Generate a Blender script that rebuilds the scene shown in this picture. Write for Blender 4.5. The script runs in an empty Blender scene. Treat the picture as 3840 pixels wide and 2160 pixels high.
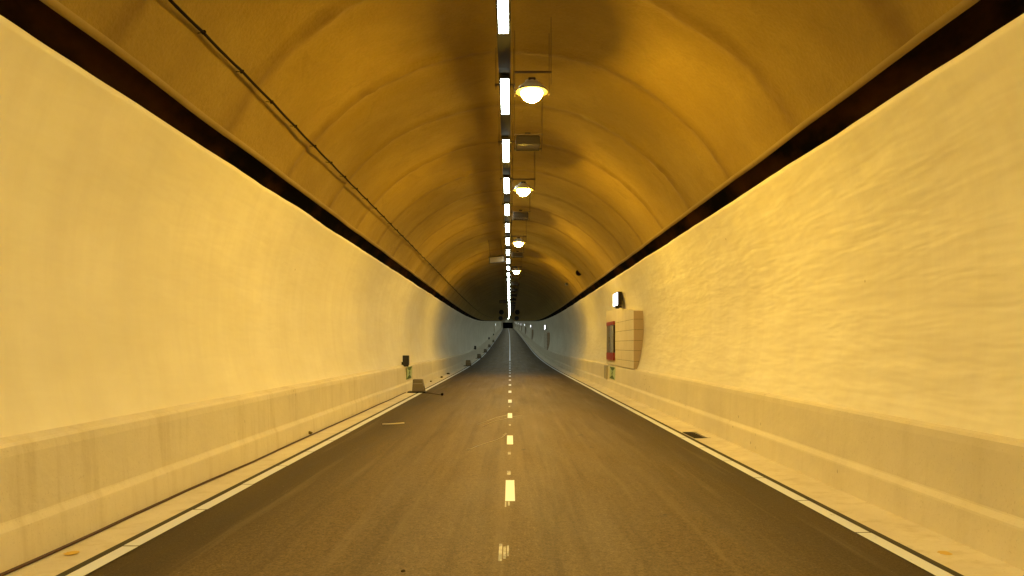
import bpy, bmesh, math, random
from mathutils import Vector, noise
random.seed(7)
C = bpy.context.scene.collection
CAM = 1.6
ZC, RR = 2.155, 3.945          # centre height and radius of the vault

# ---------------------------------------------------------------- path of the tunnel axis
def px(d): return 0.0 if d < 100 else -1.15e-5*(d-100)**2
def pz(d):
    if d < 40: return 0.0
    if d < 102: return .000272*(d-40)**2
    return .0337*(d-71)
def P(x, d, z): return Vector((x+px(d), d, z+pz(d)))
def slope(d): return math.atan2(pz(d+.5)-pz(d-.5), 1.0)
def stations(a, b, fine, lim, coarse):
    r = []; d = a
    while d < b:
        r.append(d)
        d += fine if d < lim else (coarse if d > lim*2 else (fine+coarse)/2)
    r.append(b); return r

# ---------------------------------------------------------------- materials
def mat(name, col=(.5,.5,.5), rough=.6, metal=0, emit=None, es=0, spec=.5):
    m = bpy.data.materials.new(name); m.use_nodes = True
    b = m.node_tree.nodes['Principled BSDF']
    b.inputs['Base Color'].default_value = (*col, 1); b.inputs['Roughness'].default_value = rough
    b.inputs['Metallic'].default_value = metal; b.inputs['Specular IOR Level'].default_value = spec
    if emit:
        b.inputs['Emission Color'].default_value = (*emit, 1); b.inputs['Emission Strength'].default_value = es
    return m
class NT:
    def __init__(s, m):
        s.t = m.node_tree; s.b = s.t.nodes['Principled BSDF']
        s.co = s.t.nodes.new('ShaderNodeTexCoord').outputs['Object']
    def L(s, a, b): s.t.links.new(a, b)
    def map(s, sc, loc=(0,0,0), rot=(0,0,0)):
        n = s.t.nodes.new('ShaderNodeMapping'); s.L(s.co, n.inputs['Vector'])
        n.inputs['Scale'].default_value = sc; n.inputs['Location'].default_value = loc; n.inputs['Rotation'].default_value = rot
        return n.outputs[0]
    def noise(s, vec, scale=1, detail=4, rough=.55, dist=0):
        n = s.t.nodes.new('ShaderNodeTexNoise'); s.L(vec, n.inputs['Vector'])
        n.inputs['Scale'].default_value = scale; n.inputs['Detail'].default_value = detail
        n.inputs['Roughness'].default_value = rough; n.inputs['Distortion'].default_value = dist
        return n.outputs['Fac']
    def ramp(s, f, stops):
        n = s.t.nodes.new('ShaderNodeValToRGB'); s.L(f, n.inputs['Fac']); e = n.color_ramp.elements
        while len(e) < len(stops): e.new(.5)
        for i, (p, c) in enumerate(stops):
            e[i].position = p; e[i].color = (*c, 1) if isinstance(c, tuple) else (c, c, c, 1)
        return n.outputs['Color']
    def mix(s, f, a, b, mode='MIX'):
        n = s.t.nodes.new('ShaderNodeMix'); n.data_type = 'RGBA'; n.blend_type = mode
        for v, k in ((f, 0), (a, 6), (b, 7)):
            if isinstance(v, (int, float)) and k == 0: n.inputs[0].default_value = v
            elif isinstance(v, tuple): n.inputs[k].default_value = (*v, 1)
            else: s.L(v, n.inputs[k])
        return n.outputs[2]
    def math(s, op, a, b=0.0, c=0.0):
        n = s.t.nodes.new('ShaderNodeMath'); n.operation = op
        for i, v in enumerate((a, b, c)):
            if isinstance(v, (int, float)): n.inputs[i].default_value = v
            else: s.L(v, n.inputs[i])
        return n.outputs[0]
    def sep(s):
        n = s.t.nodes.new('ShaderNodeSeparateXYZ'); s.L(s.co, n.inputs[0]); return n.outputs
    def voronoi(s, vec, scale, feat='F1'):
        n = s.t.nodes.new('ShaderNodeTexVoronoi'); s.L(vec, n.inputs['Vector']); n.inputs['Scale'].default_value = scale
        n.feature = feat; return n.outputs['Distance']
    def bump(s, h, strength, dist, prev=None):
        n = s.t.nodes.new('ShaderNodeBump'); s.L(h, n.inputs['Height'])
        n.inputs['Strength'].default_value = strength; n.inputs['Distance'].default_value = dist
        if prev: s.L(prev, n.inputs['Normal'])
        return n.outputs[0]
    def color(s, c): s.L(c, s.b.inputs['Base Color'])
    def normal(s, n): s.L(n, s.b.inputs['Normal'])
    def rough(s, r): s.L(r, s.b.inputs['Roughness'])

# painted side walls
def wall_mat(name, rip):
    m = mat(name, (.8,.76,.66), .55); n = NT(m)
    big = n.noise(n.map((1,.35,1)), .9, 5)
    streak = n.noise(n.map((1.5,2.2,.25)), 1.2, 4, .6)
    c = n.mix(n.ramp(big, [(.35,0),(.65,1)]), (.69,.645,.52), (.785,.745,.62))
    c = n.mix(n.math('MULTIPLY', n.ramp(streak, [(.42,0),(.72,1)]), .35), c, (.62,.56,.45))
    sp = n.ramp(n.voronoi(n.map((1,1,1), loc=(3,.4,2)), 1.1), [(.0,1),(.018,1),(.026,0)])
    c = n.mix(n.math('MULTIPLY', sp, .6), c, (.25,.17,.08))
    mo = n.noise(n.map((1,.8,1.4), loc=(7,0,3)), 2.6, 4, .6)
    c = n.mix(n.math('MULTIPLY', n.ramp(mo, [(.5,0),(.75,1)]), .30), c, (.66,.60,.47))
    n.color(c)
    rp = n.noise(n.map((1,.5,2.6), rot=(.05,0,0)), 1.7, 2, .5, .2)
    b1 = n.bump(rp, rip, .16)
    fl = n.noise(n.map((1,.7,1.6)), 6, 5, .6)
    b2 = n.bump(fl, .12*rip+.04, .02, b1)
    n.normal(b2); return m
M = {}
M['wall_l'] = wall_mat('painted_wall_left', .07)
M['wall_r'] = wall_mat('painted_wall_right', .19)
# sprayed concrete ceiling
m = mat('sprayed_concrete', (.4,.33,.2), .85, spec=.2); n = NT(m)
f1 = n.noise(n.map((1,1,1)), .8, 4, .6); f2 = n.noise(n.map((1,1,1)), 22, 4, .7)
c = n.mix(n.ramp(f1, [(.35,0),(.7,1)]), (.265,.176,.036), (.34,.234,.052))
f3 = n.noise(n.map((1,1,1), loc=(3,1,7)), 1.7, 7, .65, .8)
c = n.mix(n.math('MULTIPLY', n.ramp(f3, [(.56,0),(.68,1)]), .35), c, (.20,.135,.032))
c = n.mix(n.math('MULTIPLY', n.ramp(f2, [(.4,0),(.65,1)]), .18), c, (.16,.11,.03))
yy = n.math('ADD', n.sep()[1], n.math('MULTIPLY', f1, .5))
fr = n.math('PINGPONG', n.math('SUBTRACT', yy, 11.25), 1.23)           # darker bands at the shotcrete joints, every 2.46 m
c = n.mix(n.math('MULTIPLY', n.ramp(fr, [(.0,1),(.07,.85),(.24,0)]), n.math('MULTIPLY', n.ramp(f3, [(.3,.5),(.6,1)]), .8)), c, (.17,.10,.02))
n.color(c); n.normal(n.bump(f2, .5, .02, n.bump(n.noise(n.map((1,1,1)), 5, 5), .4, .03))); M['ceil'] = m
# slot interior, near black with brown patches
m = mat('slot_dark', (.006,.004,.003), .95, spec=.05); n = NT(m)
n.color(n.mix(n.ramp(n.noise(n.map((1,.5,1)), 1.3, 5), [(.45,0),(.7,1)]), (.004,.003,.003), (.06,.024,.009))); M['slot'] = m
# barrier concrete
def conc(name, a, b, pit, stain=(.42,.34,.19), stn=.5):
    m = mat(name, a, .75, spec=.3); n = NT(m)
    c = n.mix(n.ramp(n.noise(n.map((1,.6,1)), 1.6, 4, .6), [(.3,0),(.7,1)]), a, b)
    st = n.noise(n.map((2,2.6,.3)), 1.7, 4, .65)
    c = n.mix(n.math('MULTIPLY', n.ramp(st, [(.50,0),(.74,1)]), stn), c, stain)
    pm = n.ramp(n.voronoi(n.map((1,1,.6)), 8), [(.0,1),(.09,.9),(.14,0)])
    reg = n.ramp(n.noise(n.map((1,.6,1), loc=(5,2,0)), .9, 3), [(.5,0),(.62,1)])
    sp = n.ramp(n.noise(n.map((1,1,1)), 55, 3), [(.62,0),(.7,1)])
    c = n.mix(n.math('MULTIPLY', n.math('MULTIPLY', pm, reg), pit), c, (.10,.07,.03))
    c = n.mix(n.math('MULTIPLY', sp, .25), c, (.25,.19,.1))
    n.color(c); n.normal(n.bump(n.noise(n.map((1,1,1)), 14, 4), .25, .015)); return m
M['trim'] = conc('trowelled_margin', (.30,.21,.06), (.38,.275,.09), .3, (.27,.2,.07))
M['bar_l'] = conc('barrier_concrete_left', (.61,.555,.44), (.68,.62,.495), .45, stn=.42)
M['bar_r'] = conc('barrier_concrete_right', (.61,.555,.44), (.69,.63,.50), 1.0, stn=.16)
M['walk'] = conc('gutter_concrete', (.56,.50,.40), (.68,.62,.50), .2)
M['block'] = conc('niche_blockwork', (.60,.54,.43), (.66,.60,.49), .1, stn=.3)
# asphalt
m = mat('asphalt', (.12,.11,.095), .62, spec=.28); n = NT(m); X = n.sep()[0]
g = n.noise(n.map((1,1,1)), 60, 4, .8)
lo = n.noise(n.map((1.3,.25,1)), 1.1, 4, .6)
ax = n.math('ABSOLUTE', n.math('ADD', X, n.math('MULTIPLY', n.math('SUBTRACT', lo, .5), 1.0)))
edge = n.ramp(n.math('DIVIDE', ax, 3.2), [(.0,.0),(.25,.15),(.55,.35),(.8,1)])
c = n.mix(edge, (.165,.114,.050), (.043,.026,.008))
c = n.mix(n.math('MULTIPLY', n.ramp(lo, [(.35,0),(.7,1)]), .35), c, (.185,.13,.058))
c = n.mix(n.ramp(g, [(.35,0),(.68,1)]), n.mix(1.0, c, (.5,.48,.45), 'MULTIPLY'), n.mix(1.0, c, (1.5,1.5,1.5), 'MULTIPLY'))
g2 = n.noise(n.map((1,1,1), loc=(4,4,0)), 21, 4, .7)
c = n.mix(n.ramp(g2, [(.38,0),(.62,1)]), n.mix(1.0, c, (.84,.82,.8), 'MULTIPLY'), n.mix(1.0, c, (1.12,1.12,1.12), 'MULTIPLY'))
spk = n.ramp(n.noise(n.map((1,1,1), loc=(9,3,0)), 38, 2), [(.70,0),(.76,1)])
st = n.noise(n.map((3.2,.10,1), loc=(1,5,0)), 1.3, 4, .65)
c = n.mix(n.math('MULTIPLY', n.ramp(st, [(.48,0),(.66,1)]), .42), c, (.060,.038,.014))
st2 = n.noise(n.map((5,.14,1), loc=(8,2,0)), 1.1, 4, .6)
c = n.mix(n.math('MULTIPLY', n.ramp(st2, [(.55,0),(.72,1)]), .35), c, (.24,.175,.085))
c = n.mix(n.math('MULTIPLY', spk, .5), c, (.35,.32,.27))
oil = n.ramp(n.noise(n.map((1.4,1,1), loc=(2.3,7.7,0)), 2.6, 3), [(.68,0),(.74,1)])
c = n.mix(n.math('MULTIPLY', oil, .55), c, (.04,.033,.025))
n.color(c); n.normal(n.bump(g, .6, .008)); n.rough(n.ramp(lo, [(.3,.6),(.7,.78)])); M['asphalt'] = m
def paint(name, col, wear):
    m = mat(name, col, .5); n = NT(m)
    w = n.noise(n.map((1,.5,1)), 14, 4, .7)
    n.color(n.mix(n.ramp(w, [(wear,0),(wear+.1,1)]), col, (.2,.18,.14))); return m
M['line'] = paint('line_paint', (.70,.72,.78), .66)
M['dash'] = paint('dash_paint', (.80,.84,.95), .74)
M['faint'] = paint('worn_paint', (.42,.38,.29), .47)
M['scr'] = mat('scratch_dust', (.42,.36,.26), .8)
M['yel'] = paint('yellow_paint', (.62,.40,.05), .66)
M['seam'] = mat('seam_dark', (.05,.04,.02), .9)
M['cable'] = mat('cable_rubber', (.006,.002,.002), .9, spec=.1)
M['fcable'] = mat('red_cable_rubber', (.05,.014,.008), .6)
M['black'] = mat('black_plastic', (.006,.006,.009), .45)
M['steel'] = mat('galvanised_steel', (.035,.03,.025), .9, 0, spec=.1)
M['dsteel'] = mat('dark_steel', (.03,.022,.016), .75, .1, spec=.2)
M['glass_off'] = mat('lamp_glass_unlit', (.14,.12,.10), .2)
M['led'] = mat('tube_diffuser', (.9,.9,.9), .4, emit=(.86,1.0,.86), es=44)
M['na'] = mat('sodium_bowl', (.9,.8,.5), .3, emit=(1.0,.61,.062), es=925)
M['box'] = mat('light_box_face', (.9,.9,.95), .3, emit=(.92,.92,1.0), es=7)
M['added_shade'] = mat('added_lamp_shade', (.45,.40,.30), .5)  # for the shade added over the lit globes
M['end_shade'] = mat('shaded_end_face', (.40,.31,.22), .85)  # darker brown holds the shade of the niche's near end
M['rod'] = mat('threaded_rod', (.10,.07,.04), .6, .4)
M['red'] = mat('red_enamel', (.24,.013,.008), .4)
M['chrome'] = mat('brushed_metal_door', (.42,.42,.43), .22, .85)
M['signw'] = mat('sign_pale_green', (.40,.50,.27), .5)
M['signg'] = mat('sign_dark_green', (.035,.09,.008), .5)
M['gpanel'] = mat('grey_panel', (.33,.30,.23), .6)
M['crate'] = mat('crate_grey', (.15,.12,.08), .6)
M['stick'] = mat('white_stick', (.75,.68,.55), .6)
M['dirt'] = mat('debris_brown', (.05,.03,.015), .9)
M['void'] = mat('unlit_void', (.003,.003,.004), 1, spec=0)
M['fan'] = mat('fan_casing', (.012,.012,.012), .6, .3)
M['panel'] = mat('sign_back', (.13,.11,.095), .45, .3)
M['moss'] = mat('dry_moss', (.12,.08,.02), .9)

# ---------------------------------------------------------------- mesh helpers
def obj(name, bm, m, parent=None, smooth=False, mats=None):
    me = bpy.data.meshes.new(name); bmesh.ops.recalc_face_normals(bm, faces=bm.faces); bm.to_mesh(me); bm.free()
    for x in (mats or [m]): me.materials.append(x)
    if smooth:
        for p in me.polygons: p.use_smooth = True
    o = bpy.data.objects.new(name, me); C.objects.link(o)
    if parent: o.parent = parent
    return o
def tag(o, label=None, cat=None, group=None, kind=None):
    if label: o['label'] = label
    if cat: o['category'] = cat
    if group: o['group'] = group
    if kind: o['kind'] = kind
    return o
def thing(name, label, cat, loc=(0,0,0), rot=(0,0,0), group=None):
    o = bpy.data.objects.new(name, None); C.objects.link(o); o.empty_display_size = .1
    o.location = loc; o.rotation_euler = rot; return tag(o, label, cat, group)
def dup(root, loc, rot=None, label=None):
    r = root.copy(); C.objects.link(r); r.location = loc
    if rot is not None: r.rotation_euler = rot
    if label: r['label'] = label
    for ch in list(root.children):
        c = ch.copy(); C.objects.link(c); c.parent = r
        for g in ch.children:
            d = g.copy(); C.objects.link(d); d.parent = c
    return r
def bx(bm, x0, x1, y0, y1, z0, z1, bev=0):
    r = bmesh.ops.create_cube(bm, size=1)
    for v in r['verts']:
        v.co = Vector(((x0+x1)/2+v.co.x*(x1-x0), (y0+y1)/2+v.co.y*(y1-y0), (z0+z1)/2+v.co.z*(z1-z0)))
    if bev:
        es = {e for v in r['verts'] for e in v.link_edges}
        bmesh.ops.bevel(bm, geom=list(es), offset=bev, segments=2, affect='EDGES', profile=.5)
def tube(bm, pts, r, seg=8, caps=True):
    rings = []
    for i, p in enumerate(pts):
        a = pts[max(i-1,0)]; b = pts[min(i+1,len(pts)-1)]
        t = (b-a).normalized(); u = t.cross(Vector((0,0,1)))
        if u.length < .01: u = t.cross(Vector((1,0,0)))
        u.normalize(); w = t.cross(u)
        rings.append([bm.verts.new(p+u*r*math.cos(2*math.pi*k/seg)+w*r*math.sin(2*math.pi*k/seg)) for k in range(seg)])
    for A, B in zip(rings, rings[1:]):
        for k in range(seg): bm.faces.new((A[k], A[(k+1)%seg], B[(k+1)%seg], B[k]))
    if caps:
        bm.faces.new(rings[0]); bm.faces.new(rings[-1][::-1])
def lathe(bm, prof, seg=24, axis='Z', c=Vector()):
    rings = []
    for r, h in prof:
        ring = []
        for k in range(seg):
            a = 2*math.pi*k/seg; u, w = r*math.cos(a), r*math.sin(a)
            ring.append(bm.verts.new(c+(Vector((u,w,h)) if axis == 'Z' else Vector((u,h,w)))))
        rings.append(ring)
    for A, B in zip(rings, rings[1:]):
        for k in range(seg): bm.faces.new((A[k], A[(k+1)%seg], B[(k+1)%seg], B[k]))
    if prof[0][0] > 1e-4: bm.faces.new(rings[0])
    if prof[-1][0] > 1e-4: bm.faces.new(rings[-1])
def sweep(name, sts, profile, m, parent=None, smooth=True):
    """profile(d) -> list of (x, z) across the tunnel; swept along its axis"""
    bm = bmesh.new(); prev = None
    for d in sts:
        row = [bm.verts.new(P(x, d, z)) for x, z in profile(d)]
        if prev:
            for k in range(len(row)-1): bm.faces.new((prev[k], prev[k+1], row[k+1], row[k]))
        prev = row
    return obj(name, bm, m, parent, smooth)
END = 415
# ---------------------------------------------------------------- tunnel shell
tun = thing('road_tunnel', 'long vaulted road tunnel with cream side walls under a rough sprayed concrete ceiling', 'tunnel')
ribs = [10.9+2.46*k for k in range(-16, 30)]
def N3(x, y, z): return noise.noise(Vector((x, y, z)))
def ceil_disp(t, d):
    x, z = math.cos(t)*RR, math.sin(t)*RR
    v = .035*N3(x*.5, d*.35, z*.5) + .016*N3(x*1.3+9, d*1.2, z*1.3) + .007*N3(x*4, d*4, z*4)
    edge = min(t, math.pi-t)-math.radians(30)
    amp = .5+.75*N3(x*.35+4, d*.12, z*.35)
    for k, r in enumerate(ribs):
        q = d-r-.16*N3(x*.45, k*3.7, z*.45)
        if abs(q) < 1.1:
            v += amp*((.062*math.exp(-(q/.12)**2)) - .045*math.exp(-((q-.30)/.24)**2))
            v += .022*math.exp(-(q/.22)**2)*N3(x*6, d*6, z*6)
    # smooth trowelled margin by the lower edge
    if edge < .05: v = v*(.3+.7*max(edge, 0)/.05) + .006*(1-max(edge,0)/.05)
    return v
def ceil_profile(d):
    r = []; NTH = 110
    a0 = math.radians(29.8+.22*N3(d*.55, 3, 0)); a1 = math.radians(150.2+.22*N3(d*.55, 8, 0))
    r.append(((RR+.34)*math.cos(a0), ZC+(RR+.34)*math.sin(a0)+.10))
    for k in range(NTH+1):
        t = a0+(a1-a0)*k/NTH; q = RR-ceil_disp(t, d)
        r.append((q*math.cos(t), ZC+q*math.sin(t)))
    r.append(((RR+.34)*math.cos(a1), ZC+(RR+.34)*math.sin(a1)+.10))
    return r
ce = sweep('ceiling_lining', stations(-24, END+1, .11, 42, 1.6), ceil_profile, M['ceil'], tun)
ce.data.materials.append(M['trim'])
for i, p in enumerate(ce.data.polygons):
    if 0 < i % 112 < 2 or 109 < i % 112 < 111: p.material_index = 1
def wall_profile(s):
    def f(d):
        r = []; top = math.radians(26.2+.38*N3(d*.45, 20+s, 0)+.14*N3(d*1.7, 5+s, 0)); bot = math.radians(-18.6)
        a = .012 if s < 0 else .018
        for k in range(57):
            t = bot+(top-bot)*k/56; z = math.sin(t)*RR
            q = RR-a*N3(s*3, d*.4, z*.9)-a*.35*N3(s*7, d*1.1+z*.3, z*2.8)
            r.append((s*q*math.cos(t), ZC+q*math.sin(t)))
        r.append((s*(RR+.34)*math.cos(top), ZC+(RR+.34)*math.sin(top)+.01))
        return r
    return f
for s, k in ((-1,'wall_l'), (1,'wall_r')):
    sweep('side_wall', stations(-24, END+1, .13, 42, 1.6), wall_profile(s), M[k], tun)
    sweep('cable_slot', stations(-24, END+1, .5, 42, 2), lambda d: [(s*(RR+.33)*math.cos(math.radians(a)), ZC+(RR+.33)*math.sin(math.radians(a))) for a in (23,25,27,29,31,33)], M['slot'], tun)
# bulkhead at the far end with the dark opening
bm = bmesh.new()
xe, ze = px(END), pz(END)
bx(bm, xe-4.4, xe-2.9, END, END+.5, ze-1, ze+6.6); bx(bm, xe+2.9, xe+4.4, END, END+.5, ze-1, ze+6.6); bx(bm, xe-2.9, xe+2.9, END, END+.5, ze+3.4, ze+6.6)
tag(obj('bulkhead_wall', bm, M['bar_l']), 'concrete end wall round the black opening at the far end of the tunnel', 'wall')
bm = bmesh.new(); bx(bm, xe-2.9, xe+2.9, END+.5, END+14, ze-.3, ze+3.5)
tag(obj('dark_passage', bm, M['void']), 'unlit black passage beyond the far end of the road', 'passage')

# ---------------------------------------------------------------- ground
bm = bmesh.new(); v = [bm.verts.new(c) for c in ((-60,-40,-2.5),(60,-40,-2.5),(60,1200,-2.5),(-60,1200,-2.5))]; bm.faces.new(v)
tag(obj('ground', bm, M['dirt']), kind='structure')
sts = stations(-24, END+14, .5, 42, 2)
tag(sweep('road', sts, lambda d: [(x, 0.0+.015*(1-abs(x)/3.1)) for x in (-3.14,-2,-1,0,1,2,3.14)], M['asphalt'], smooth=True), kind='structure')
tag(sweep('left_gutter', sts, lambda d: [(-3.75,.012),(-3.12,.010),(-3.12,-.06)], M['walk'], smooth=False), kind='structure')
tag(sweep('right_gutter', sts, lambda d: [(3.12,-.06),(3.12,.010),(3.62,.032),(3.85,.034)], M['walk'], smooth=False), kind='structure')
def strip(bm, x0, x1, a, b, h=.009, step=1.0):
    n_ = max(1, int((b-a)/step)); prev = None
    for i in range(n_+1):
        d = a+(b-a)*i/n_
        row = [bm.verts.new(P(x, d, h)) for x in (x0, x1)]
        if prev: bm.faces.new((prev[0], prev[1], row[1], row[0]))
        prev = row
for s, nm, off in ((-1,'left_edge_line',5.72), (1,'right_edge_line',6.13)):
    bm = bmesh.new(); d = off-1.27*20
    while d < END:
        w = random.uniform(-.004,.004)
        if d < 60: strip(bm, s*(2.945+w), s*(3.072+w), d+.010, d+1.26)
        else: strip(bm, s*2.94, s*3.075, d, d+1.27)
        d += 1.27
    tag(obj(nm, bm, M['line']), kind='structure')
    bm = bmesh.new(); strip(bm, s*3.078, s*3.132, -24, END, .0135, 1)
    tag(obj(nm.replace('edge_line','drain_slot'), bm, M['seam']), kind='structure')
bm = bmesh.new(); d = 7.32-4.2*5
while d < END:
    if d < 64: strip(bm, -.048, .052, d, d+1.14, .020)
    else: strip(bm, -.045, .045, d, d+4.2, .020)
    d += 4.2
tag(obj('centre_dashes', bm, M['dash']), kind='structure')
bm = bmesh.new()
for a, b, x0, x1 in ((5.28,5.74,-.085,-.06),(5.34,5.66,-.05,-.03),(5.4,5.7,-.022,-.008),(7.05,7.30,-.05,-.035),(7.1,7.30,-.02,.0),(8.8,9.08,-.035,.01),(10.45,10.7,-.03,.012),(14.2,14.5,-.02,.02),(18.5,18.9,-.03,.01)):
    strip(bm, x0, x1, a, b, .0205, .2)
tag(obj('worn_dashes', bm, M['faint']), kind='structure')
def road_pt(u, v, h=.02):       # photo pixel on the near flat road -> place on the road
    d = 2700*CAM/(v-1296); return Vector(((u-1912)*d/2700, d, h))
bm = bmesh.new()
for line in ([(1748,1689),(1768,1686),(1790,1676),(1820,1666),(1855,1655),(1880,1645),(1900,1630)],[(1812,1601),(1838,1588),(1860,1580),(1900,1572)],[(1790,1594),(1830,1580),(1862,1568),(1905,1558)],[(1905,1568),(1930,1564),(1957,1560)],[(1885,1636),(1898,1627)]):
    tube(bm, [road_pt(*p, .017) for p in line], .006, 5)
tag(obj('scratch_marks', bm, M['scr'], smooth=True), kind='structure')

# ---------------------------------------------------------------- barriers
def barrier(s, prof, m, label):
    def f(d):
        g = .002 if abs((d+1.3) % 6.0) < .03 else 0
        w = .006*N3(d*.25, s*4, 0)
        return [(s*(x+g+w), z) for x, z in prof]
    st = stations(-24, END, .25, 42, 2)
    st += [k*6.0-1.3+e for k in range(-3, 12) for e in (-.004,.0,.026,.034)]; st = sorted({round(a, 4) for a in st})
    o = sweep('concrete_barrier', st, f, m, smooth=False); return tag(o, label, 'barrier')
barrier(-1, [(3.86,.955),(3.64,.892),(3.615,.868),(3.603,.80),(3.590,.345),(3.585,.33),(3.556,.28),(3.553,.26),(3.54,.004),(3.54,-.05)], M['bar_l'], 'stained cream concrete barrier along the foot of the left wall')
barrier(1, [(3.90,.955),(3.69,.900),(3.665,.876),(3.655,.81),(3.640,.375),(3.635,.36),(3.603,.315),(3.598,.295),(3.585,.03),(3.585,-.05)], M['bar_r'], 'pitted cream concrete barrier along the foot of the right wall')

# ---------------------------------------------------------------- white tube lamps on the axis
def ceil_z(x, d): 
    t = math.acos(max(-1, min(1, x/RR))); return ZC+(RR-ceil_disp(t, d))*math.sin(t)
LX, LZ = -.075, 5.39
def tube_lamp():
    t = thing('tube_lamp', 'x', 'lamp', group='white tube lamps hanging in a row along the tunnel axis')
    bm = bmesh.new(); bx(bm, -.064,.064, 0,1.5, .012,.07, .01); bx(bm,-.066,-.060,.01,1.49,-.030,.02); bx(bm,.060,.066,.01,1.49,-.030,.02); obj('housing', bm, M['steel'], t)  # side flanges added to keep the tube light off the ceiling
    bm = bmesh.new(); bx(bm, -.058,.058, .012,1.488, -.018,.010); obj('diffuser', bm, M['led'], t)
    bm = bmesh.new()
    bx(bm, -.15,.15, .56,.59, .125,.145); obj('crossbar', bm, M['rod'], t)
    for x in (-.135, .132):
        bm = bmesh.new(); tube(bm, [Vector((x,.575,.06)), Vector((x,.575,.80))], .005, 6); bx(bm, x-.013,x+.013,.562,.588,.108,.124); obj('hanger_rod', bm, M['rod'], t)
    return t
proto = tube_lamp(); ords = ['nearest','second','third','fourth','fifth','sixth','seventh','eighth','ninth','tenth','eleventh','twelfth']
k = -10; first = True
while True:
    d = 10.25+3.04*(k-2)
    if d > END-3: break
    loc = P(LX, d, LZ); rot = (slope(d+.75), 0, 0)
    if k < 1: lab = 'white tube lamp of the axis row, behind the viewpoint and out of view'
    elif k == 1: lab = 'nearest white tube lamp, cut off by the top edge of the picture'
    elif k <= 12: lab = 'lit white tube lamp, %s in the axis row counted from the picture top' % ords[k-1]
    else: lab = 'tiny far lit tube lamp merging into the white line towards the tunnel end'
    if first: o = proto; o.location = loc; o.rotation_euler = rot; o['label'] = lab; first = False
    elif k <= 30: dup(proto, loc, rot, lab)
    else:                                              # parts too small to show
        r = proto.copy(); C.objects.link(r); r.location = loc; r.rotation_euler = rot; r['label'] = lab
        for ch in proto.children:
            if ch.name.split('.')[0] in ('housing','diffuser'):
                c = ch.copy(); C.objects.link(c); c.parent = r
    k += 1
# cable tray above them
sweep_t = sweep('cable_tray', stations(-24, END, 1, 42, 3), lambda d: [(LX-.085,LZ+.13),(LX-.085,LZ+.085),(LX+.085,LZ+.085),(LX+.085,LZ+.13)], M['steel'], smooth=False)
tag(sweep_t, 'long grey cable tray running just above the row of white tube lamps', 'cable tray')

# ---------------------------------------------------------------- sodium floodlights
def flood(lit):
    up = .03 if lit else 0
    t = thing('floodlight', 'x', 'floodlight', group='floodlights beside the tube lamp row')
    bm = bmesh.new()
    if lit: lathe(bm, [(.07,.115),(.09,.105),(.10,.075),(.175,.022),(.222,-.042),(.218,-.050),(.168,.010),(.10,.052)], 28, 'Z', Vector((0,.225,up)))  # round shade added to keep light off the ceiling and glow like a halo
    else: bx(bm, -.215,.215, 0,.45, .03,.15, .015); bx(bm, -.20,.20,.02,.43,.15,.19,.01)
    h = obj('housing', bm, M['added_shade' if lit else 'dsteel'], t)
    bm = bmesh.new(); bx(bm, -.05,.05, .13,.32, .116 if lit else .19,.155 if lit else .25, .01); obj('ballast_box', bm, M['dsteel'], h)
    if lit:
        bm = bmesh.new(); lathe(bm, [(.0,-.19),(.06,-.18),(.11,-.15),(.145,-.10),(.155,-.05),(.145,.0),(.11,.03),(.09,.04)], 18, 'Z', Vector((0,.225,up)))  # globe rounded and sized to fill the lamp's glare
        obj('glowing_bowl', bm, M['na'], t, True)
        bm = bmesh.new(); lathe(bm, [(.218,-.056),(.228,-.054),(.228,-.042),(.223,-.040)], 28, 'Z', Vector((0,.225,up))); obj('shade_ring', bm, M['dsteel'], t)  # rim of the added shade
    else:
        bm = bmesh.new(); bx(bm, -.195,.195,.02,.43, .018,.029); obj('glass', bm, M['glass_off'], t)
        bm = bmesh.new()
        for a in ((-.215,-.196,0,.45),(.196,.215,0,.45),(-.195,.195,0,.019),(-.195,.195,.431,.45)): bx(bm, *a, .006,.0295)
        obj('rim', bm, M['dsteel'], t)
    bm = bmesh.new(); bx(bm, -.245,.265, .455,.48, .03,.055); bx(bm, -.245,.265, -.03,-.005, .155,.178); obj('crossbar', bm, M['rod'], t)
    for x, y in ((-.235,.467),(.255,.467),(.255,-.017)):
        bm = bmesh.new(); tube(bm, [Vector((x,y,0)), Vector((x,y,.98))], .004, 6); obj('hanger_rod', bm, M['rod'], t)
    return t
fd = [-17,-12.5,-7.5,-3.5,1.6,5.8,10.0,12.9,16.3,20.2,24.7,28.9,34.1,37.7,42.4,47.4,52.7,58.5,64.2,70,76,82,88,94]
litp = None; offp = None; nl = no = 0
for i, d in enumerate(fd):
    lit = i % 2 == 0 and d < 36
    loc = P(.305 if lit or d > 13 else .32, d-.2, 5.15); rot = (slope(d), 0, 0)
    if d < 7.4: lab = 'floodlight behind the top edge of the picture, out of view, ' + ('lit' if lit else 'unlit')
    elif lit:
        lab = 'glowing yellow floodlight, ' + ('largest and nearest of the lit ones','second of the lit ones, a small flat glow','third of the lit ones, a yellow dot','farthest of the lit ones, just before the dark stretch')[nl]; nl += 1
    else:
        lab = 'unlit dark floodlight box, ' + (('nearest one, between the first two glowing floodlights','second one, between the second and third glowing floodlights','third one, between the third and fourth glowing floodlights','fourth one, just beyond the last glowing floodlight')[no] if no < 4 else 'one of the tiny ones far off in the dark stretch'); no += 1
    if lit:
        if litp is None: litp = flood(True); litp.location = loc; litp.rotation_euler = rot; litp['label'] = lab
        else: dup(litp, loc, rot, lab)
    else:
        if offp is None: offp = flood(False); offp.location = loc; offp.rotation_euler = rot; offp['label'] = lab
        else: dup(offp, loc, rot, lab)

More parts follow.
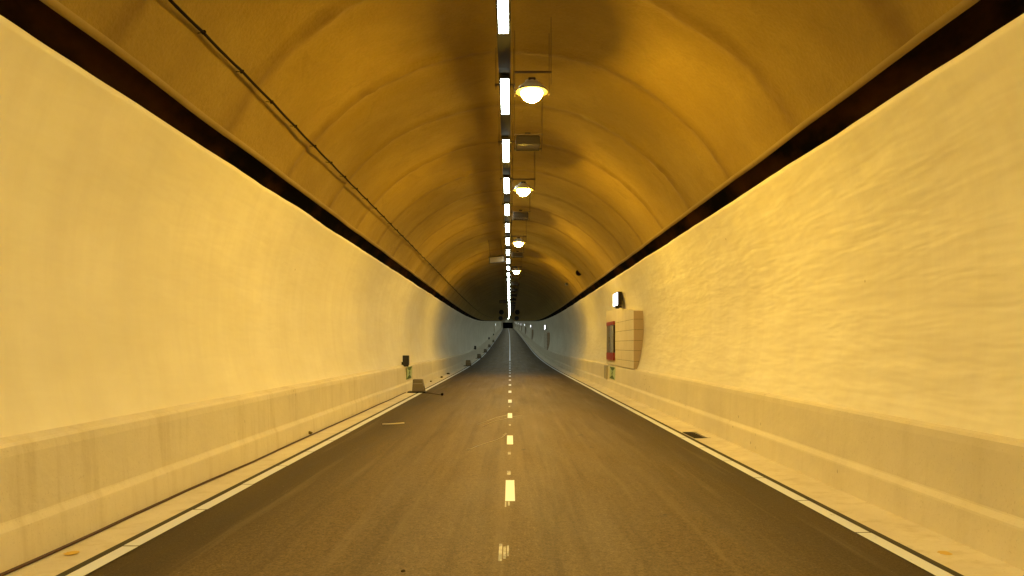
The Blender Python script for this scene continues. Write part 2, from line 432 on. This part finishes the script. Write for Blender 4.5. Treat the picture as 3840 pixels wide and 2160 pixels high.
# jet fans
def fan():
    t = thing('jet_fan', 'x', 'fan', group='jet fans under the far ceiling')
    bm = bmesh.new(); lathe(bm, [(.33,-1.2),(.36,-1.15),(.33,-.7),(.35,-.6),(.35,.6),(.33,.7),(.36,1.15),(.33,1.2)], 24, 'Y'); obj('casing', bm, M['fan'], t, False)
    bm = bmesh.new(); lathe(bm, [(.01,-1.28),(.09,-1.24),(.1,-1.0)], 16, 'Y'); obj('hub', bm, M['dsteel'], t)
    bm = bmesh.new()
    for x in (-.25,.25):
        for y in (-.5,.5): tube(bm, [Vector((x,y,.25)), Vector((x,y,.75))], .015, 6)
    obj('hanger', bm, M['rod'], t); return t
fp = fan(); q = 0
for d, x, z, sc, lb in ((108,-1.25,5.35,1,'left one of the nearer pair'),(108,1.12,5.35,1,'right one of the nearer pair'),(152,-1.9,4.65,1.25,'left one of the farther pair'),(152,1.45,4.65,1.25,'right one of the farther pair')):
    lab = 'dark round jet fan beside the far lamp line, ' + lb
    if q == 0: o = fp; o.location = P(x,d,z); o['label'] = lab; o.rotation_euler = (slope(d),0,0)
    else: o = dup(fp, P(x,d,z), (slope(d),0,0), lab)
    o.scale = (sc,)*3; q += 1
# overhead lane signs (seen unlit) left of the lamps
def osign():
    t = thing('overhead_sign', 'x', 'sign', group='unlit overhead signs left of the lamp row')
    bm = bmesh.new(); bx(bm, -.33,.33, 0,.10, -.15,.15, .012); obj('sign_case', bm, M['dsteel'], t)
    bm = bmesh.new(); bx(bm, -.29,.29, -.006,.0, -.115,.105); obj('sign_face', bm, M['panel'], t)
    for x in (-.25,.25):
        bm = bmesh.new(); tube(bm, [Vector((x,.05,.15)), Vector((x,.05,.85))], .008, 6); obj('hanger_rod', bm, M['rod'], t)
    return t
o = osign(); o.location = P(-.55,30,5.19); o.rotation_euler = (0,-.11,0); o['label'] = 'unlit grey rectangular sign panel, the larger one hanging tilted left of the lamp row'
dup(o, P(-.62,66,5.45), (0,-.05,0), 'small far dark sign panel left of the lamp line in the unlit stretch')

# ---------------------------------------------------------------- ceiling devices on the right
t = thing('loudspeaker', 'round horn loudspeaker on the ceiling above the dark slot, right side', 'loudspeaker', P(2.93,30.8,4.70), (0,.75,0))
bm = bmesh.new(); lathe(bm, [(.12,-.17),(.105,-.15),(.05,-.02),(.04,.06),(.01,.06)], 20, 'Y'); obj('horn', bm, M['gpanel'], t, True)
bm = bmesh.new(); lathe(bm, [(.133,-.175),(.133,-.16),(.118,-.16),(.118,-.175)], 20, 'Y'); bx(bm,-.03,.03,-.03,.03,.02,.16); obj('bracket', bm, M['dsteel'], t)
t = thing('security_camera', 'small dark camera on a bent arm on the ceiling, farther than the round loudspeaker', 'camera', P(2.88,36.6,4.72))
bm = bmesh.new(); bx(bm,-.06,.06,-.16,.14,-.06,.06,.02); obj('camera_body', bm, M['black'], t)
bm = bmesh.new(); lathe(bm, [(.04,-.2),(.045,-.16),(.045,-.15)], 14, 'Y'); obj('lens', bm, M['black'], t)
bm = bmesh.new(); tube(bm, [Vector((.05,0,0)), Vector((.2,0,.02)), Vector((.34,0,-.09)), Vector((.47,.02,-.1))], .013, 6); obj('arm', bm, M['rod'], t)

# ---------------------------------------------------------------- cable under the left side of the ceiling
cb = thing('ceiling_cable', 'dark cable strung on clips along the left side of the ceiling', 'cable')
bm = bmesh.new(); pts = []
d = -20.0
while d < 130:
    f = (d % 1.0)
    sag = .010*4*f*(1-f)
    pts.append(P(-2.975+.012*N3(d*.4,1,1), d, 4.640-sag+.012*N3(d*.3,7,2)))
    d += .2 if d < 45 else 1.0
tube(bm, pts, .015, 8); obj('cable', bm, M['cable'], cb, True)
for i in range(46):
    d = 5.0+i
    t_ = math.acos(-3.03/RR); q = RR-ceil_disp(t_, d)+.02
    bm = bmesh.new(); a = P(-2.975, d, 4.645); b = P(q*math.cos(t_+.014), d, ZC+q*math.sin(t_+.014))
    tube(bm, [a+(a-b).normalized()*.02, b], .004, 5); bx(bm, a.x-.018,a.x+.018,d-.012,d+.012,a.z-.018,a.z+.018)
    obj('clip', bm, M['cable'], cb)
# cable at the barrier foot
bm = bmesh.new(); pts = []; d = -6.0
while d < 24.3:
    pts.append(Vector((-3.498+.022*N3(d*.45,2,5)+.008*N3(d*1.7,9,5), d, .026))); d += .2
tube(bm, pts, .0135, 8); tag(obj('floor_cable', bm, M['fcable'], None, True), 'dark red cable lying in the gutter along the foot of the left barrier', 'cable')
bm = bmesh.new(); tube(bm, [road_pt(u, v, .03) for u, v in ((1592,1476),(1605,1477),(1618,1479),(1632,1481),(1645,1483),(1655,1484))], .008, 6)
lathe(bm, [(.02,-.05),(.045,-.04),(.045,.04),(.02,.05)], 10, 'Y', road_pt(1658,1484.5,.05))
tag(obj('plug_cable', bm, M['cable'], None, True), 'short black cable end with a plug lying on the asphalt beside the grey crate', 'cable')

# ---------------------------------------------------------------- emergency niches, light boxes, beacons, signs
def niche(near, far):
    t = thing('emergency_niche', 'x', 'niche', group='emergency niches built out of the tunnel wall')
    L = far-near; x0 = 3.645
    zs = [.905,1.135,1.45,1.75,2.07,2.38]
    bm = bmesh.new()
    for a, b in zip(zs, zs[1:]): bx(bm, x0, 4.15, 0, L, a+.005, b-.005, .004)
    # top course, rising towards its far end, near corner cut back
    v = [bm.verts.new(c) for c in ((x0,0,2.385),(x0,L,2.385),(4.15,L,2.385),(4.15,0,2.385),
         (x0,0,2.63),(x0,1.9,2.77),(x0,L,2.90),(4.15,L,2.90),(4.15,1.9,2.77),(4.15,0,2.63))]
    for f in ((0,1,2,3),(0,4,5,6,1),(3,2,7,8,9),(0,3,9,4),(1,6,7,2),(4,9,8,5),(5,8,7,6)): bm.faces.new([v[i] for i in f])
    bw = obj('block_wall', bm, M['block'], t)
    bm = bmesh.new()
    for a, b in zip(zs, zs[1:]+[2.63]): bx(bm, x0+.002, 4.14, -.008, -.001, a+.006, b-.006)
    obj('end_face', bm, M['end_shade'], bw)  # thin slabs put the near end's shade into their colour
    bm = bmesh.new(); bx(bm, x0+.012, 4.1, .012, L-.012, .91, 2.5); obj('joint_mortar', bm, M['seam'], bw)
    return t
def cabinet():
    t = thing('emergency_cabinet', 'x', 'cabinet', group='red emergency cabinets on the niches')
    bm = bmesh.new(); bx(bm, -.07,0, 0,1.75, 1.23,1.36, .006); obj('header', bm, M['red'], t)
    bm = bmesh.new(); bx(bm, -.07,0, 0,1.75, 0,.26, .006); obj('base_panel', bm, M['red'], t)
    bm = bmesh.new(); bx(bm, -.05,0, 0,1.75, .262,1.228); obj('case', bm, M['dsteel'], t)
    bm = bmesh.new()
    for k in range(13):
        a = math.pi*k/12; pass
    prof = [(-.052-.055*math.sin(math.pi*k/12), .08+.75*k/12) for k in range(13)]
    rows = [[bm.verts.new((x,y,z)) for x, y in prof] for z in (.27,1.22)]
    for k in range(12): bm.faces.new((rows[0][k], rows[0][k+1], rows[1][k+1], rows[1][k]))
    d_ = obj('curved_door', bm, M['chrome'], t, True)
    bm = bmesh.new(); bx(bm, -.062,-.051, .88,1.68, .27,1.22); obj('flat_door', bm, M['panel'], t)
    bm = bmesh.new(); bx(bm, -.09,-.063, .93,.96, .62,.82, .005); obj('handle', bm, M['chrome'], t)
    return t
def lightbox():
    t = thing('emergency_light_box', 'x', 'light box', group='white light boxes above the niches')
    bm = bmesh.new(); bx(bm, 0,.14, 0,1.05, 0,.47, .012); obj('case', bm, M['dsteel'], t)
    bm = bmesh.new(); bx(bm, -.012,-.001, .03,1.02, .03,.44); obj('lit_face', bm, M['box'], t)
    bm = bmesh.new(); bx(bm, .05,.16, .2,.3, -.05,-.001); bx(bm, .05,.16, .8,.9, -.05,-.001); obj('bracket', bm, M['dsteel'], t)
    return t
pn = pc = pl = None; nn = 0
names = ['nearest','second','third','fourth']
sites = [(1, 24.6+49.6*k) for k in range(8)] + [(-1, 183)]
for s, d in sites:
    rz = math.atan2(px(d-1)-px(d+1), 2.0); z0 = pz(d)
    tilt = slope(d)
    if s < 0: word = 'the only one on the left wall, far off'
    elif nn < 4: word = ('the nearest and largest, on the right wall','the second along the right wall, in the grey part','the third along the right wall','the fourth along the right wall, tiny')[nn]
    else: word = 'one of the tiny far ones on the right wall'
    out = []
    for kind in 'ncl':
        if kind == 'n':
            lab = 'cream block niche box, ' + word
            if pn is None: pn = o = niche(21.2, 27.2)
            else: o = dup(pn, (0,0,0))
            off = (0, d-3.4, 0)
        elif kind == 'c':
            if s > 0 and nn > 0: continue                 # shown shut and bare in the far ones
            if s < 0: continue
            lab = 'red framed emergency cabinet with metal door set on the nearest niche'
            pc = o = cabinet(); off = (3.64, 24.9, 1.09)
        else:
            lab = 'glowing white light box, ' + word
            if pl is None: pl = o = lightbox()
            else: o = dup(pl, (0,0,0))
            off = (3.60, d-.6, 2.93)
        o['label'] = lab
        if s > 0: o.location = P(off[0], off[1], off[2]); o.rotation_euler = (tilt, 0, rz)
        else: o.location = P(-off[0], off[1]+(6 if kind == 'n' else 1.3), off[2]); o.rotation_euler = (0, 0, math.pi)
    if s > 0: nn += 1
# dark wall boxes on the left ledge
def beacon():
    t = thing('wall_box', 'x', 'wall box', group='black boxes standing on the ledge of the left barrier')
    bm = bmesh.new(); bx(bm, -.108,.108, 0,.16, .05,.385, .012); obj('case', bm, M['black'], t)
    bm = bmesh.new(); bx(bm, -.085,.085, .02,.14, 0,.048, .005); obj('foot', bm, M['dsteel'], t)
    bm = bmesh.new(); bx(bm, -.15,-.109, .05,.09, .06,.16, .004); obj('bracket', bm, M['dsteel'], t)
    return t
bp = None
for k, d in enumerate((24.7,74.2,123.8,160)):
    loc = P(-3.575, d, .878); lab = 'black box on the left barrier ledge, ' + ('nearest one, above the green sign','second one, in the grey stretch','third one, tiny','farthest one, tiny')[k]
    if bp is None: bp = beacon(); bp.location = loc; bp['label'] = lab
    else: dup(bp, loc, (0,0,0), lab)
# evacuation signs on the barrier faces
def evac():
    t = thing('evacuation_sign', 'x', 'sign', group='green evacuation signs on the barriers')
    bm = bmesh.new(); bx(bm, 0,.012, 0,1.30, 0,.44); obj('sign_plate', bm, M['signw'], t)
    for pts in (((.02,.425),(1.28,.425),(.95,.335),(.5,.30),(.35,.335)), ((.02,.015),(1.28,.015),(.9,.10),(.6,.145),(.35,.10))):
        bm = bmesh.new(); a = [bm.verts.new((-.004, y, z)) for y, z in pts]; b = [bm.verts.new((-.0005, y, z)) for y, z in pts]
        bm.faces.new(a); bm.faces.new(b[::-1])
        for i in range(len(a)): bm.faces.new((a[i], b[i], b[(i+1)%len(a)], a[(i+1)%len(a)]))
        obj('dark_triangle', bm, M['signg'], t)
    bm = bmesh.new()                                      # small figure between the two
    def bar(y0,z0,y1,z1,w):
        v_ = Vector((y1-y0,z1-z0)).normalized(); nx, nz = -v_.y*w, v_.x*w
        bm.faces.new([bm.verts.new((-.003,y,z)) for y, z in ((y0-nx,z0-nz),(y1-nx,z1-nz),(y1+nx,z1+nz),(y0+nx,z0+nz))])
    bar(.62,.24,.72,.19,.03); bar(.70,.19,.85,.17,.018); bar(.68,.20,.55,.16,.018); bar(.62,.24,.78,.26,.015); bar(.62,.24,.48,.21,.015)
    bm.faces.new([bm.verts.new((-.003,.57+.045*math.cos(a*.785),.275+.022*math.sin(a*.785))) for a in range(8)])
    obj('figure', bm, M['signg'], t); return t
es = evac(); es.location = (3.626, 24.9, .41); es.rotation_euler = (0,.03,0); es['label'] = 'green and pale evacuation sign on the right barrier below the red cabinet'
e2 = dup(es, (-3.577, 26.2, .42), (0,-.05,math.pi), 'green and pale evacuation sign on the left barrier below the black box')
bm = bmesh.new(); bx(bm, 3.575,3.66, 26.75,27.35, .36,.86, .008)
tag(obj('cable_box', bm, M['gpanel']), 'narrow grey box on the right barrier beside the green sign', 'box')

# crates along the left edge
def crate():
    t = thing('grey_crate', 'x', 'crate', group='grey boxes standing along the left edge of the road')
    bm = bmesh.new()
    lo = [(-.21,0),(.21,0),(.21,.36),(-.21,.36)]; hi = [(-.19,.05),(.13,.05),(.13,.30),(-.19,.30)]
    a = [bm.verts.new((x,y,.045)) for x,y in lo]; b = [bm.verts.new((x,y,.45)) for x,y in hi]
    bm.faces.new(a[::-1]); bm.faces.new(b)
    for i in range(4): bm.faces.new((a[i],a[(i+1)%4],b[(i+1)%4],b[i]))
    bmesh.ops.bevel(bm, geom=bm.edges[:], offset=.018, segments=3, affect='EDGES', profile=.5)
    cr = obj('crate_body', bm, M['crate'], t)
    bm = bmesh.new(); bx(bm, -.17,.12, .018,.030, .30,.315); obj('lid_groove', bm, M['gpanel'], cr)
    bm = bmesh.new(); bx(bm, -.36,.24, -.03,.40, .005,.044, .008); obj('black_base', bm, M['black'], t)
    bm = bmesh.new(); tube(bm, [Vector((.21,.1,.05)), Vector((.2,.1,.14)), Vector((.185,.1,.22))], .012, 6); obj('carry_handle', bm, M['black'], t)
    return t
cp = crate(); cp.location = (-3.08, 24.2, .012); cp['label'] = 'tapered grey crate on a black base across the left edge line, nearest one'
for k, (d, x) in enumerate(((53.8,-3.1),(72.5,-3.1),(91,-3.1),(110,-3.1),(137,-3.1))):
    o = dup(cp, P(x,d,.012), (slope(d),0,random.uniform(-.15,.15)), 'small far grey crate at the left road edge, ' + ('second','third','fourth','fifth','last and tiniest')[k] + ' from the viewpoint')
# debris
def lump(x, d, r, name, label, m, z=.02, par=None):
    bm = bmesh.new(); bmesh.ops.create_icosphere(bm, subdivisions=2, radius=r)
    for v in bm.verts: v.co *= 1+.5*noise.noise(v.co*9/max(r*8,.3)+Vector((x,d,0))); v.co.z *= .6
    for v in bm.verts: v.co += P(x, d, z+r*.3)
    return tag(obj(name, bm, m, None, True), label, 'debris')
lump(-3.38,35.7,.07,'debris_lump','small dark lump of debris in the left gutter beyond the nearest grey crate',M['dirt'])
lump(-3.42,40,.08,'debris_lump','dark lump of debris in the left gutter at the start of the grey stretch',M['dirt'])
lump(-3.45,31.5,.06,'moss_tuft','pale brown tuft at the barrier foot just beyond the nearest grey crate',M['moss'])
lump(-3.53,12.7,.045,'moss_tuft','small brown tuft clinging to the foot of the near left barrier',M['moss'],.05)
lump(-.75,5.06,.016,'asphalt_crumb','dark crumb lying on the asphalt by the bottom edge of the picture',M['dirt'],.012)
bm = bmesh.new(); tube(bm, [road_pt(1434,1595,.024), road_pt(1470,1594,.026), road_pt(1516,1591,.024)], .011, 6)
tag(obj('white_stick', bm, M['stick'], None, True), 'thin white stick lying across the left lane', 'stick')
# drain grate
t = thing('drain_grate', 'dark iron drain grate sunk in the right gutter', 'drain grate', (3.34,12.3,.016))
bm = bmesh.new(); bx(bm, -.19,.19,0,.03,0,.008); bx(bm,-.19,.19,.82,.85,0,.008); bx(bm,-.19,-.165,.03,.82,0,.008); bx(bm,.165,.19,.03,.82,0,.008); obj('frame', bm, M['dsteel'], t)
bm = bmesh.new()
for k in range(16): bx(bm, -.165,.165,.045+k*.048,.068+k*.048,0,.006)
obj('bars', bm, M['dsteel'], t)
bm = bmesh.new(); v = [bm.verts.new(c) for c in ((-.165,.03,-.001),(.165,.03,-.001),(.165,.82,-.001),(-.165,.82,-.001))]; bm.faces.new(v); obj('pit', bm, M['void'], t)
# yellow marks on the gutters
for x, w, lab in ((-3.34,'left','oval yellow paint mark on the left gutter'),(3.32,'right','oval yellow paint mark on the right gutter')):
    bm = bmesh.new(); bm.faces.new([bm.verts.new((x+.05*math.cos(a*.3927)*(1+.15*math.sin(a*3)), 5.49+.055*math.sin(a*.3927), .0185)) for a in range(16)])
    r = bmesh.ops.extrude_face_region(bm, geom=bm.faces[:]); bmesh.ops.translate(bm, verts=[v for v in r['geom'] if isinstance(v, bmesh.types.BMVert)], vec=(0,0,.002))
    tag(obj('yellow_mark', bm, M['yel']), lab, 'paint mark')

# ---------------------------------------------------------------- world, camera
w = bpy.data.worlds.new('World'); bpy.context.scene.world = w; w.use_nodes = True
w.node_tree.nodes['Background'].inputs[0].default_value = (.01,.012,.02,1); w.node_tree.nodes['Background'].inputs[1].default_value = .05
cam = bpy.data.cameras.new('camera'); co = bpy.data.objects.new('camera', cam); C.objects.link(co)
co.location = (0,0,CAM); co.rotation_euler = (math.pi/2,0,0)
cam.sensor_width = 36; cam.lens = 2700/3840*36; cam.shift_x = (1920-1912)/3840; cam.shift_y = (1296-1080)/3840
cam.clip_start = .05; cam.clip_end = 2000
sc = bpy.context.scene; sc.camera = co
sc.view_settings.view_transform = 'Standard'; sc.view_settings.look = 'None'; sc.view_settings.exposure = 0; sc.view_settings.gamma = 1
sc.render.engine = 'CYCLES'; sc.cycles.max_bounces = 12; sc.cycles.diffuse_bounces = 4
